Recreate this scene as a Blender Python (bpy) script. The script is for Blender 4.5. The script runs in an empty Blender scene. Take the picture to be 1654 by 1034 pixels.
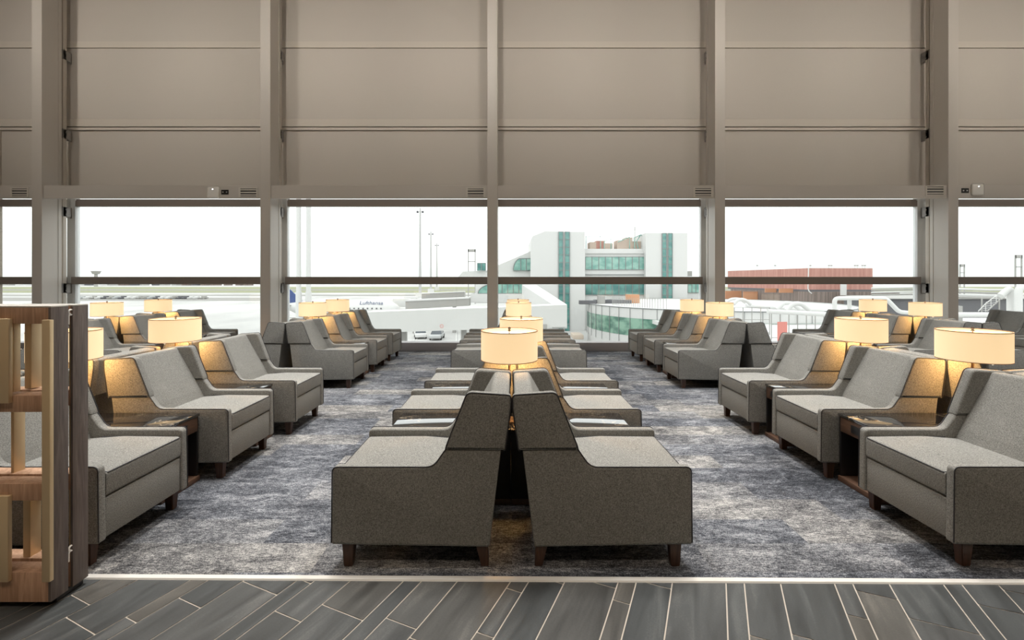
import bpy, bmesh, math, random
from mathutils import Vector, Matrix
random.seed(7)
PI = math.pi
SC = bpy.context.scene
COL = SC.collection

# ------------------------------------------------------------------ camera
F, HX, HY, HC = 735.0, 827.0, 452.0, 1.45          # focal length (px), vanishing point, eye height
cam = bpy.data.cameras.new('camera')
cam.sensor_fit = 'HORIZONTAL'; cam.sensor_width = 36.0
cam.lens = F / 1654.0 * 36.0
cam.shift_y = -(HY - 517.0) / 1654.0 * -1.0
cam.shift_y = (HY - 517.0) / 1654.0
cam.clip_end = 5000
camo = bpy.data.objects.new('camera', cam); COL.objects.link(camo)
camo.location = (0, 0, HC); camo.rotation_euler = (PI / 2, 0, 0)
SC.camera = camo

def px(x, y, Y):                                   # a photo pixel at depth Y -> a point
    return Vector(((x - HX) * Y / F, Y, HC - (y - HY) * Y / F))

# ------------------------------------------------------------------ materials
def mat(name, color=(.5, .5, .5), rough=.6, metal=0., spec=.5, emit=None, estr=0., ior=1.5, coat=0.):
    m = bpy.data.materials.new(name); m.use_nodes = True
    b = m.node_tree.nodes['Principled BSDF']
    b.inputs['Base Color'].default_value = (*color, 1)
    b.inputs['Roughness'].default_value = rough
    b.inputs['Metallic'].default_value = metal
    b.inputs['Specular IOR Level'].default_value = spec
    b.inputs['IOR'].default_value = ior
    if coat: b.inputs['Coat Weight'].default_value = coat
    if emit:
        b.inputs['Emission Color'].default_value = (*emit, 1)
        b.inputs['Emission Strength'].default_value = estr
    return m

class NT:
    def __init__(s, m):
        s.t = m.node_tree; s.n = s.t.nodes; s.b = s.n['Principled BSDF']
    def add(s, typ, **kw):
        nd = s.n.new(typ)
        for k, v in kw.items():
            if k.startswith('i_'): nd.inputs[k[2:].replace('_', ' ')].default_value = v
            else: setattr(nd, k, v)
        return nd
    def link(s, a, b): s.t.links.new(a, b)
    def ramp(s, fac, stops):
        r = s.add('ShaderNodeValToRGB'); e = r.color_ramp.elements
        while len(e) > 1: e.remove(e[-1])
        e[0].position = stops[0][0]; e[0].color = (*stops[0][1], 1)
        for p, c in stops[1:]:
            q = e.new(p); q.color = (*c, 1)
        s.link(fac, r.inputs[0]); return r
    def coords(s, scale=(1, 1, 1), rot=(0, 0, 0), kind='Object'):
        tc = s.add('ShaderNodeTexCoord'); mp = s.add('ShaderNodeMapping')
        mp.inputs['Scale'].default_value = scale; mp.inputs['Rotation'].default_value = rot
        s.link(tc.outputs[kind], mp.inputs[0]); return mp.outputs[0]
    def noise(s, vec, scale, detail=3, rough=.5, dist=0.):
        n = s.add('ShaderNodeTexNoise'); n.inputs['Scale'].default_value = scale
        n.inputs['Detail'].default_value = detail; n.inputs['Roughness'].default_value = rough
        n.inputs['Distortion'].default_value = dist
        s.link(vec, n.inputs['Vector']); return n
    def mix(s, a, b, fac, blend='MIX'):
        m = s.add('ShaderNodeMix', data_type='RGBA', blend_type=blend)
        for val, sock in ((fac, m.inputs[0]), (a, m.inputs[6]), (b, m.inputs[7])):
            if hasattr(val, 'is_output') or hasattr(val, 'links'): s.link(val, sock)
            elif isinstance(val, tuple): sock.default_value = (*val, 1)
            else: sock.default_value = val
        return m.outputs[2]
    def bump(s, h, strength=.2, dist=.002):
        b = s.add('ShaderNodeBump'); b.inputs['Strength'].default_value = strength
        b.inputs['Distance'].default_value = dist
        s.link(h, b.inputs['Height']); s.link(b.outputs[0], s.b.inputs['Normal'])

def fabric(name, dark, light):
    m = mat(name, light, .95, spec=.15); t = NT(m)
    v = t.coords((1, 1, 1)); v2 = t.coords((150, 150, 420)); v3 = t.coords((420, 420, 140))
    a = t.noise(v2, 1, 2); b = t.noise(v3, 1, 2); c = t.noise(v, 9, 3)
    s = t.add('ShaderNodeMath', operation='ADD'); t.link(a.outputs[0], s.inputs[0]); t.link(b.outputs[0], s.inputs[1])
    s2 = t.add('ShaderNodeMath', operation='MULTIPLY_ADD'); t.link(c.outputs[0], s2.inputs[0])
    s2.inputs[1].default_value = .10; t.link(s.outputs[0], s2.inputs[2])
    h = t.add('ShaderNodeMath', operation='MULTIPLY'); t.link(s2.outputs[0], h.inputs[0]); h.inputs[1].default_value = .476
    r = t.ramp(h.outputs[0], [(.34, dark), (.66, light)])
    t.link(r.outputs[0], t.b.inputs['Base Color']); t.bump(s.outputs[0], .35, .0015)
    return m

def wood(name, dark, light, rough=.45, axis='z', scale=14):
    m = mat(name, light, rough, spec=.4); t = NT(m)
    sc = {'z': (scale * 2.2, scale * 2.2, scale * .16), 'x': (scale * .16, scale * 2.2, scale * 2.2), 'y': (scale * 2.2, scale * .16, scale * 2.2)}[axis]
    n = t.noise(t.coords(sc), 1, 6, .62, 1.2)
    n2 = t.noise(t.coords(tuple(4 * q for q in sc)), 1, 3)
    f = t.mix(n.outputs[0], n2.outputs[0], .3)
    r = t.ramp(f, [(.3, dark), (.5, tuple((a + b) / 2 for a, b in zip(dark, light))), (.68, light)])
    t.link(r.outputs[0], t.b.inputs['Base Color']); t.bump(f, .15, .001)
    return m

M = {}
M['fabric'] = fabric('grey_fabric', (.092, .091, .084), (.33, .327, .307))
M['piping'] = mat('dark_piping', (.022, .022, .026), .7)
M['leg'] = wood('walnut_leg', (.028, .013, .008), (.085, .043, .026), .35)
M['tablewood'] = wood('walnut_table', (.05, .027, .018), (.14, .08, .052), .4, 'y')
M['black'] = mat('black_laminate', (.012, .012, .013), .35)
M['screenside'] = wood('grey_oak_side', (.07, .055, .05), (.2, .165, .15), .55)
M['screenwood'] = wood('oak_shelf', (.27, .15, .09), (.60, .385, .26), .5)
M['brass'] = mat('brushed_brass', (.72, .57, .36), .5, .55)
M['steel'] = mat('steel', (.6, .6, .6), .3, 1.0)
M['bronze'] = mat('bronze_knob', (.2, .13, .08), .4, .8)
M['trimmetal'] = mat('threshold_metal', (.72, .70, .66), .4, .3)
M['column'] = mat('column_paint', (.54, .50, .455), .42)
M['wallpanel'] = mat('wall_panel', (.52, .478, .43), .7)
M['rail'] = mat('panel_rail', (.56, .51, .45), .6)
M['groove'] = mat('panel_groove', (.16, .13, .11), .8)
M['frame'] = mat('window_frame', (.235, .195, .17), .4)
M['mullion'] = mat('mullion_grey', (.72, .735, .74), .4)
M['sill'] = mat('sill_grey', (.30, .28, .285), .5)
M['plaster'] = mat('white_plaster', (.6, .57, .52), .8)
M['plastic'] = mat('beige_plastic', (.6, .56, .5), .5)
M['whiteplastic'] = mat('white_plastic', (.78, .76, .72), .4)
M['dot'] = mat('indicator_light', (1, 1, 1), .4, emit=(1, 1, 1), estr=3)
M['darkgrey'] = mat('dark_grey_metal', (.11, .105, .1), .5)
M['bracketgrey'] = mat('bracket_steel', (.27, .25, .235), .45)
M['stone'] = mat('rough_stone', (.55, .49, .41), .9); _t = NT(M['stone']); _n = _t.noise(_t.coords((30, 30, 12)), 3, 5); _t.bump(_n.outputs[0], 1., .03)

# marble top
m = M['marble'] = mat('black_marble', (.01, .01, .011), .06, spec=.5, ior=3.0); t = NT(m)
v = t.coords((1, 1, 1)); n = t.noise(v, 3.2, 6, .6, 1.8)
r = t.ramp(n.outputs[0], [(.487, (.010, .010, .011)), (.4965, (.55, .45, .32)), (.503, (.62, .52, .38)), (.511, (.010, .010, .011))])
n2 = t.noise(v, 2.1, 2); rr = t.ramp(n2.outputs[0], [(.5, (0, 0, 0)), (.62, (1, 1, 1))])
t.link(t.mix((.010, .010, .011), r.outputs[0], rr.outputs[0]), t.b.inputs['Base Color'])

# lamp shade: lit linen
def lampmat(name, col, s):
    m = mat(name, (.75, .62, .42), .9, emit=col, estr=s); t = NT(m)
    n = t.noise(t.coords((90, 90, 90)), 1, 2)
    r = t.ramp(n.outputs[0], [(.3, tuple(c * .95 for c in col)), (.7, col)])
    t.link(r.outputs[0], t.b.inputs['Emission Color']); return m
M['shade'] = lampmat('lit_linen', (1.0, .715, .40), .76)
M['diffuser'] = mat('lit_diffuser', (.9, .85, .75), .6, emit=(1, .86, .62), estr=1.1)
M['shadetrim'] = mat('shade_trim', (.36, .22, .13), .7)

# carpet
m = M['carpet'] = mat('carpet_planks', (.2, .2, .22), .98, spec=.1); t = NT(m)
v = t.coords((1, 1, 1))
br = t.add('ShaderNodeTexBrick'); br.offset = .37; br.squash = 1
br.inputs['Color1'].default_value = (0, 0, 0, 1); br.inputs['Color2'].default_value = (1, 1, 1, 1); br.inputs['Mortar'].default_value = (.5, .5, .5, 1)
br.inputs['Scale'].default_value = 1; br.inputs['Mortar Size'].default_value = .0; br.inputs['Brick Width'].default_value = 1.0; br.inputs['Row Height'].default_value = .25
t.link(v, br.inputs[0])
off = t.add('ShaderNodeVectorMath', operation='MULTIPLY_ADD'); t.link(br.outputs[0], off.inputs[0]); off.inputs[1].default_value = (7, 3, 5); t.link(v, off.inputs[2])
st = t.add('ShaderNodeMapping'); st.inputs['Scale'].default_value = (.55, 1.25, 1); t.link(off.outputs[0], st.inputs[0])
nA = t.noise(st.outputs[0], 7, 10, .78, .9)
st2 = t.add('ShaderNodeMapping'); st2.inputs['Scale'].default_value = (28, 110, 1); t.link(off.outputs[0], st2.inputs[0])
nB = t.noise(st2.outputs[0], 1, 4, .6)
nC = t.noise(v, 1.1, 3, .5, .3)
nD = t.noise(v, 170, 2)
f1 = t.mix(nA.outputs[0], nB.outputs[0], .38)
f2 = t.mix(f1, nD.outputs[0], .30)
f3 = t.mix(f2, br.outputs[0], .05)
f4 = t.mix(f3, nC.outputs[0], .15)
cool = t.ramp(f4, [(.41, (.013, .0145, .018)), (.48, (.060, .064, .075)), (.53, (.155, .162, .180)), (.60, (.36, .365, .375))])
warm = t.ramp(f4, [(.41, (.017, .017, .017)), (.48, (.08, .077, .075)), (.53, (.19, .182, .172)), (.60, (.42, .40, .36))])
tint = t.ramp(br.outputs[0], [(.45, (0, 0, 0)), (.95, (.8, .8, .8))])
t.link(t.mix(cool.outputs[0], warm.outputs[0], tint.outputs[0]), t.b.inputs['Base Color'])
t.bump(f2, .6, .006)

# slate plank tiles, tint from a per-face colour attribute
m = M['tile'] = mat('slate_tile', (.1, .1, .1), .38, spec=.5); t = NT(m)
at = t.add('ShaderNodeAttribute', attribute_name='tint')
v = t.coords((1, 1, 1), (0, 0, math.radians(24.1))); sv = t.add('ShaderNodeMapping'); sv.inputs['Scale'].default_value = (9, 1.1, 1); t.link(v, sv.inputs[0])
addv = t.add('ShaderNodeVectorMath', operation='MULTIPLY_ADD'); t.link(at.outputs['Color'], addv.inputs[0]); addv.inputs[1].default_value = (40, 40, 9); t.link(sv.outputs[0], addv.inputs[2])
n = t.noise(addv.outputs[0], 1.2, 8, .62, .7); n2 = t.noise(v, 130, 2)
r = t.ramp(t.mix(n.outputs[0], n2.outputs[0], .15), [(.33, (.030, .031, .031)), (.55, (.060, .062, .062)), (.72, (.125, .124, .12))])
tw = t.ramp(at.outputs['Fac'], [(.0, (.72, .76, .78)), (.5, (1, 1, 1)), (1., (1.22, 1.1, .97))])
t.link(t.mix(r.outputs[0], tw.outputs[0], 1., 'MULTIPLY'), t.b.inputs['Base Color'])
rg = t.ramp(n.outputs[0], [(.3, (.40,) * 3), (.7, (.54,) * 3)]); t.link(rg.outputs[0], t.b.inputs['Roughness'])
t.bump(n.outputs[0], .12, .002)
M['grout'] = mat('tile_grout', (.46, .41, .35), .85)

# window glass: thin pane, clear with a faint reflection
m = M['glass'] = bpy.data.materials.new('window_glass'); m.use_nodes = True
nt = m.node_tree; nt.nodes.clear()
o = nt.nodes.new('ShaderNodeOutputMaterial'); mx = nt.nodes.new('ShaderNodeMixShader')
tr = nt.nodes.new('ShaderNodeBsdfTransparent'); gl = nt.nodes.new('ShaderNodeBsdfGlossy'); fr = nt.nodes.new('ShaderNodeFresnel')
tr.inputs[0].default_value = (.93, .95, .94, 1); gl.inputs['Roughness'].default_value = .0; fr.inputs[0].default_value = 1.5
ge = nt.nodes.new('ShaderNodeNewGeometry'); io = nt.nodes.new('ShaderNodeMapRange')   # the same reflectance from both sides of the pane
io.inputs['To Min'].default_value = 1.5; io.inputs['To Max'].default_value = 1 / 1.5
nt.links.new(ge.outputs['Backfacing'], io.inputs['Value']); nt.links.new(io.outputs[0], fr.inputs[0])
nt.links.new(fr.outputs[0], mx.inputs[0]); nt.links.new(tr.outputs[0], mx.inputs[1]); nt.links.new(gl.outputs[0], mx.inputs[2]); nt.links.new(mx.outputs[0], o.inputs[0])

# exterior
M['xwhite'] = mat('white_render', (.56, .56, .55), .8)
M['xwhite2'] = mat('white_metal_cladding', (.52, .52, .505), .6)
M['xgrey'] = mat('pale_grey_cladding', (.31, .305, .29), .7)
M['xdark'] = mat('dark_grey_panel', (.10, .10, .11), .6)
M['xgreen'] = mat('green_glazing', (.06, .21, .19), .12, spec=.9)
M['xgreen2'] = mat('pale_green_glazing', (.20, .36, .31), .12, spec=.9)
M['xgreen3'] = mat('dark_green_glazing', (.12, .27, .2), .12, spec=.9)
for _k, _a, _b, _sc in (('xgreen', (.03, .15, .14), (.10, .27, .24), .35), ('xgreen2', (.12, .29, .25), (.24, .42, .36), .5), ('xgreen3', (.05, .15, .11), (.2, .36, .27), .45)):
    _t = NT(M[_k]); _n = _t.noise(_t.coords((_sc, _sc, _sc * 1.6)), 1.5, 4); _r = _t.ramp(_n.outputs[0], [(.38, _a), (.6, _b)]); _t.link(_r.outputs[0], _t.b.inputs['Base Color'])
M['xline'] = mat('grey_glazing_bar', (.2, .21, .21), .6)
M['concrete'] = mat('apron_concrete', (.44, .435, .42), .9)
_t = NT(M['concrete']); _n = _t.noise(_t.coords((.02, .008, 1)), 3, 6); _r = _t.ramp(_n.outputs[0], [(.35, (.36, .36, .35)), (.65, (.50, .495, .48))]); _t.link(_r.outputs[0], _t.b.inputs['Base Color'])
M['asphalt'] = mat('taxiway_asphalt', (.24, .235, .22), .9)
M['grass'] = mat('dry_grass', (.22, .23, .13), .95)
M['mastgrey'] = mat('galvanised_mast', (.40, .40, .395), .7)
M['paint'] = mat('white_road_paint', (.62, .62, .60), .8)
M['rust'] = mat('red_cladding', (.36, .155, .125), .75)
_t = NT(M['rust']); _n = _t.noise(_t.coords((.9, .9, .05)), 2, 4); _r = _t.ramp(_n.outputs[0], [(.35, (.35, .165, .135)), (.65, (.46, .245, .205))]); _t.link(_r.outputs[0], _t.b.inputs['Base Color'])
M['brown'] = mat('brown_siding', (.17, .13, .115), .8)
_t = NT(M['brown']); _n = _t.noise(_t.coords((3, 3, .05)), 2, 3); _r = _t.ramp(_n.outputs[0], [(.4, (.12, .095, .085)), (.6, (.23, .185, .165))]); _t.link(_r.outputs[0], _t.b.inputs['Base Color'])
M['orange'] = mat('orange_panel', (.46, .23, .13), .8)
M['palecanopy'] = mat('pale_canopy', (.55, .46, .38), .8)
M['blue'] = mat('tail_blue', (.03, .06, .19), .5)
M['textblue'] = mat('livery_text', (.10, .12, .2), .5)
M['pink'] = mat('red_barrier_mesh', (.55, .2, .17), .8)
M['tankbrown'] = mat('rooftop_plant', (.46, .37, .31), .8)
M['carpaint'] = mat('silver_car_paint', (.42, .43, .43), .35, .3)
M['carglass'] = mat('car_glass', (.06, .07, .08), .1)
M['tyre'] = mat('tyre', (.02, .02, .02), .8)

# ------------------------------------------------------------------ mesh helpers
def finish(name, bm, m, parent=None, loc=None, smooth=True, ang=35):
    me = bpy.data.meshes.new(name)
    bmesh.ops.recalc_face_normals(bm, faces=bm.faces)
    bm.to_mesh(me); bm.free()
    if smooth:
        for p in me.polygons: p.use_smooth = True
        me.set_sharp_from_angle(angle=math.radians(ang))
    if isinstance(m, (list, tuple)):
        for q in m: me.materials.append(q)
    else: me.materials.append(m)
    o = bpy.data.objects.new(name, me); COL.objects.link(o)
    if parent: o.parent = parent
    if loc is not None: o.location = loc
    return o

def box(bm, x0, x1, y0, y1, z0, z1, bev=0., seg=2, mi=0):
    g = bmesh.ops.create_cube(bm, size=1)
    vs = g['verts']
    for v in vs:
        v.co = Vector((x0 if v.co.x < 0 else x1, y0 if v.co.y < 0 else y1, z0 if v.co.z < 0 else z1))
    fs = {f for v in vs for f in v.link_faces}
    for f in fs: f.material_index = mi
    if bev > 0:
        es = list({e for v in vs for e in v.link_edges})
        bmesh.ops.bevel(bm, geom=es, offset=bev, segments=seg, profile=.5, affect='EDGES')
    return vs

def hexa(bm, b4, t4):                              # a six-sided solid from four bottom and four top corners
    v = [bm.verts.new(Vector(p)) for p in list(b4) + list(t4)]
    for f in ((0, 1, 2, 3), (4, 5, 6, 7), (0, 1, 5, 4), (1, 2, 6, 5), (2, 3, 7, 6), (3, 0, 4, 7)):
        bm.faces.new([v[i] for i in f])

def round_poly(pts, n=6):                          # (a, b, radius) corners -> rounded outline
    out = []; k = len(pts)
    for i, (a, b, r) in enumerate(pts):
        p = Vector((a, b)); q0 = Vector(pts[i - 1][:2]); q1 = Vector(pts[(i + 1) % k][:2])
        if r <= 0: out.append(p); continue
        d0 = (q0 - p); d1 = (q1 - p); l0, l1 = d0.length, d1.length; d0.normalize(); d1.normalize()
        ang = math.acos(max(-1, min(1, d0.dot(d1)))); tl = min(r / math.tan(ang / 2), l0 * .48, l1 * .48)
        s, e = p + d0 * tl, p + d1 * tl
        for j in range(n + 1):
            u = j / n; out.append((1 - u) ** 2 * s + 2 * u * (1 - u) * p + u * u * e)
    return out

def prism(bm, outline, y0, y1, bev=0., seg=3, conv=None):   # outline in (s, z), swept in y
    conv = conv or (lambda s, y, z: Vector((s, y, z)))
    a = [bm.verts.new(conv(p[0], y0, p[1])) for p in outline]
    b = [bm.verts.new(conv(p[0], y1, p[1])) for p in outline]
    n = len(a)
    fa = bm.faces.new(a); fb = bm.faces.new(list(reversed(b)))
    for i in range(n): bm.faces.new((a[i], b[i], b[(i + 1) % n], a[(i + 1) % n]))
    if bev > 0:
        es = list(fa.edges) + list(fb.edges)
        bmesh.ops.recalc_face_normals(bm, faces=bm.faces)
        bmesh.ops.bevel(bm, geom=es, offset=bev, segments=seg, profile=.5, affect='EDGES')

def tube(bm, pts, r, n=8, closed=False, r1=None):
    pts = [Vector(p) for p in pts]; k = len(pts); rings = []
    up = None
    for i, p in enumerate(pts):
        if closed: d = pts[(i + 1) % k] - pts[i - 1]
        else: d = pts[min(i + 1, k - 1)] - pts[max(i - 1, 0)]
        d.normalize()
        if up is None: up = Vector((0, 0, 1)) if abs(d.z) < .9 else Vector((1, 0, 0))
        u = (up - d * up.dot(d))
        if u.length < 1e-4: u = Vector((1, 0, 0)) - d * d.x
        u.normalize(); w = d.cross(u); up = u
        rr = r if r1 is None else r + (r1 - r) * i / (k - 1)
        rings.append([bm.verts.new(p + (u * math.cos(2 * PI * j / n) + w * math.sin(2 * PI * j / n)) * rr) for j in range(n)])
    m_ = k if closed else k - 1
    for i in range(m_):
        A, B = rings[i], rings[(i + 1) % k]
        for j in range(n): bm.faces.new((A[j], A[(j + 1) % n], B[(j + 1) % n], B[j]))
    if not closed:
        bm.faces.new(rings[0]); bm.faces.new(list(reversed(rings[-1])))

def lathe(bm, prof, n=48, c=(0, 0, 0), cap=False):
    rings = []
    for r, z in prof:
        if r < 1e-6: rings.append([bm.verts.new(Vector((c[0], c[1], c[2] + z)))])
        else: rings.append([bm.verts.new(Vector((c[0] + r * math.cos(2 * PI * j / n), c[1] + r * math.sin(2 * PI * j / n), c[2] + z))) for j in range(n)])
    for A, B in zip(rings, rings[1:]):
        for j in range(n):
            q = [A[j % len(A)], A[(j + 1) % len(A)], B[(j + 1) % len(B)], B[j % len(B)]]
            q = [v for i, v in enumerate(q) if v not in q[:i]]
            if len(q) > 2: bm.faces.new(q)

def empty(name, loc=(0, 0, 0), rz=0.):
    o = bpy.data.objects.new(name, None); COL.objects.link(o)
    o.empty_display_size = .1; o.location = loc; o.rotation_euler = (0, 0, rz); return o

def tag(o, label=None, cat=None, group=None, kind=None):
    if label: o['label'] = label
    if cat: o['category'] = cat
    if group: o['group'] = group
    if kind: o['kind'] = kind
    return o

def copy_tree(o, parent=None):
    c = o.copy(); COL.objects.link(c)
    if parent: c.parent = parent
    for ch in list(o.children): copy_tree(ch, c)
    return c

def NB(): return bmesh.new()
def quick(name, fn, m, parent=None, **kw):
    bm = NB(); fn(bm); return finish(name, bm, m, parent, **kw)
def bx(name, m, dims, parent=None, bev=0., **kw):
    bm = NB(); box(bm, *dims, bev=bev); return finish(name, bm, m, parent, **kw)

# ------------------------------------------------------------------ room shell
XL, XR, YB, ZC = -10.58, 13.2, -6.0, 8.2
YF, YK, YG, YS = 8.72, 9.11, 9.45, 9.23            # column face, column back, glass, sill front
fx = lambda x, Y: (x - HX) * Y / F

# tiled floor: every plank a face island with grout between
PH = math.radians(24.1); DV = Vector((math.sin(PH), math.cos(PH))); QV = Vector((math.cos(PH), -math.sin(PH)))
def gp(x, y):
    Y = HC * F / (y - HY); return Vector(((x - HX) * Y / F, Y))
q0 = gp(1172.6, 939.2).dot(QV)
WID = [.0795, .158, .2345]
def jl(x0, a, b, c, d):                            # joint ends in a 600x134 crop magnified to 1654 wide
    k = .36276; return gp(x0 + (a + c) / 2 * k, 900 + (b + d) / 2 * k)
joints = [jl(0, 325, 180, 415, 213), jl(0, 570, 272, 618, 298), jl(0, 805, 187, 905, 230), jl(0, 1085, 117, 1245, 165), jl(0, 1340, 103, 1395, 120),
          jl(0, 1445, 220, 1622, 280), jl(500, 445, 360, 560, 400), jl(500, 880, 142, 945, 157), jl(500, 750, 336, 823, 360), jl(500, 1040, 98, 1130, 118),
          jl(500, 1200, 98, 1360, 135), jl(500, 1350, 190, 1425, 210), jl(500, 1457, 103, 1610, 142), jl(1054, 430, 347, 600, 395), jl(1054, 620, 345, 800, 390),
          jl(1054, 862, 257, 952, 273), jl(1054, 1140, 272, 1450, 343), jl(1054, 1447, 212, 1640, 250)]
def strip_y(X): return 2.236 - .0085 * (X + 2.1)   # the threshold runs very slightly askew
bm = NB(); lay = bm.loops.layers.color.new('tint')
def clipline(poly):                                # keep the part on the camera side of the threshold
    out = []
    f = lambda p: strip_y(p.x) - .02 - p.y
    for i, p in enumerate(poly):
        q = poly[(i + 1) % len(poly)]; a, b = f(p), f(q)
        if a >= 0: out.append(p)
        if (a >= 0) != (b >= 0): out.append(p + (q - p) * (a / (a - b)))
    return out
rnd = random.Random(3)
qa = q0; i = 0; strips = []
while qa < 6.5: strips.append((qa, qa + WID[i % 3])); qa += WID[i % 3]; i += 1
qa = q0; i = 2
while qa > -7.5: strips.append((qa - WID[i % 3], qa)); qa -= WID[i % 3]; i -= 1
GAP = .0028
for (qa, qb) in strips:
    js = sorted(j.dot(DV) for j in joints if qa < j.dot(QV) < qb)
    if not js: js = [rnd.uniform(-1, 2.6)]
    lo = js[0]; hi = js[-1]
    while hi < 5.5: hi += rnd.uniform(.75, 1.1); js.append(hi)
    while lo > -6.5: lo -= rnd.uniform(.75, 1.1); js.insert(0, lo)
    for pa, pb in zip(js, js[1:]):
        poly = [QV * q + DV * p for q, p in ((qa + GAP, pa + GAP), (qb - GAP, pa + GAP), (qb - GAP, pb - GAP), (qa + GAP, pb - GAP))]
        if max(v.y for v in poly) < -3 or max(abs(v.x) for v in poly) > 7: continue
        poly = clipline(poly)
        if len(poly) < 3: continue
        fc = bm.faces.new([bm.verts.new((v.x, v.y, 0.)) for v in poly]); tv = rnd.random()
        for lp in fc.loops: lp[lay] = (tv, tv, tv, 1)
ng = len(bm.faces)
# grout bed just under the tiles
vs = [bm.verts.new(p) for p in ((XL, YB, -.0025), (XR, YB, -.0025), (XR, strip_y(XR) - .02, -.0025), (XL, strip_y(XL) - .02, -.0025))]
fg = bm.faces.new(vs); fg.material_index = 1
o = finish('floor', bm, [M['tile'], M['grout']], smooth=False); tag(o, 'dark slate plank tile floor with pale grout lines', kind='structure')
for p in o.data.polygons:
    if p.normal.z < 0: p.flip()

bm = NB()
bm.faces.new([bm.verts.new(p) for p in ((XL, strip_y(XL) - .02, .002), (XR, strip_y(XR) - .02, .002), (XR, 9.6, .002), (XL, 9.6, .002))])
o = finish('floor_carpet', bm, M['carpet'], smooth=False); tag(o, 'distressed grey and blue carpet under the seating', kind='structure')
bm = NB()
for a, b, z in ((-.035, 0., .007),):
    hexa(bm, [(XL, strip_y(XL) + a, 0), (XR, strip_y(XR) + a, 0), (XR, strip_y(XR) + b, 0), (XL, strip_y(XL) + b, 0)],
         [(XL, strip_y(XL) + a + .004, z), (XR, strip_y(XR) + a + .004, z), (XR, strip_y(XR) + b - .004, z), (XL, strip_y(XL) + b - .004, z)])
tag(finish('trim_1', bm, M['trimmetal'], smooth=False), 'pale metal threshold strip between tile and carpet', kind='structure')

tag(bx('trim_4', M['wallpanel'], (XL - .1, XL - .002, YB, 9.45, 6.1, ZC)), 'beige upper part of the left end wall', kind='structure')
tag(bx('ceiling', M['plaster'], (XL, XR, YB, 9.7, ZC, ZC + .1)), 'pale ceiling high above the lounge', kind='structure')
tag(bx('wall_front', M['plaster'], (XL, XR, YB - .1, YB, 0, ZC)), 'pale wall behind the camera', kind='structure')
tag(bx('wall_right', M['plaster'], (XR, XR + .1, YB, 9.7, 0, ZC)), 'pale wall at the right end of the lounge', kind='structure')
tag(bx('wall_left', M['stone'], (XL - .1, XL, YB, 9.45, 0, 5.45)), 'rough stone clad wall at the left end of the lounge', kind='structure')
tag(bx('trim_2', M['darkgrey'], (XL - .1, XL - .002, YB, 9.45, 5.45, 6.1)), 'dark grey band above the stone clad wall', kind='structure')

# columns
cpx = [59.2, 428.4, 795.2, 1163.2, 1540.2]
CX = [fx(x, YF) for x in cpx]; CX = CX + [CX[-1] + 4.36]
cw = .0975
for i, x in enumerate(CX):
    bm = NB(); box(bm, x - cw, x + cw, YF, YK, .002, ZC, .004, 1)
    for s in (-1, 1):                              # thin seam flange at the back of each side
        box(bm, x + s * cw - (.006 if s < 0 else 0), x + s * cw + (.006 if s > 0 else 0), YK - .075, YK - .06, .002, ZC)
    tag(finish('column', bm, M['column']), 'tall beige steel box column against the window wall, %s' % ['first from left', 'second from left', 'middle one', 'fourth from left', 'fifth from left', 'beyond the right frame edge'][i], kind='structure')

# upper wall panels
def zat(y, Y): return HC + (HY - y) * Y / F
YP = 9.40
zr1a, zr1b = zat(67, YP), zat(77.5, YP)
zr2a, zr2b, zr2c = zat(192, YP), zat(204.5, YP), zat(210, YP)
bm = NB()
box(bm, XL, XR, YP, YP + .2, zr1a, ZC)             # top row
box(bm, XL, XR, YP, YP + .2, zr2a, zr1b - .012)    # middle row
box(bm, XL, XR, YP + .035, YP + .2, 3.2, zr2c)      # recessed bottom row
box(bm, XL, XR, YP - .012, YP + .2, zr1b, zr1a - .006, mi=1)
box(bm, XL, XR, YP - .012, YP + .2, zr2b, zr2a - .006, mi=1)
box(bm, XL, XR, YP - .006, YP + .2, zr2c, zr2b - .02, mi=1)
box(bm, XL, XR, YP + .05, YP + .19, 3.25, ZC, mi=2)
for f in bm.faces: pass
o = finish('wall_back', bm, [M['wallpanel'], M['rail'], M['groove']], smooth=False)
tag(o, 'beige metal panels above the windows with horizontal joints', kind='structure')

# ledge beams between the columns, just over the windows
for i in range(-1, len(CX) - 1):
    a = (CX[i] if i >= 0 else XL) + (cw if i >= 0 else 0); b = CX[i + 1] - cw
    bm = NB(); box(bm, a, b, YF + .03, YF + .09, zat(320.5, YF + .03), zat(299.5, YF + .03), .004, 1)
    box(bm, a, b, YF + .09, YF + .16, zat(299.5, YF + .03) - .02, zat(299.5, YF + .03))
    tag(finish('beam', bm, M['column']), 'beige ledge beam over window bay, %s' % ['first bay from left', 'second bay from left', 'third bay from left', 'fourth bay from left', 'fifth bay from left', 'sixth bay from left'][i + 1], kind='structure')

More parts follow.
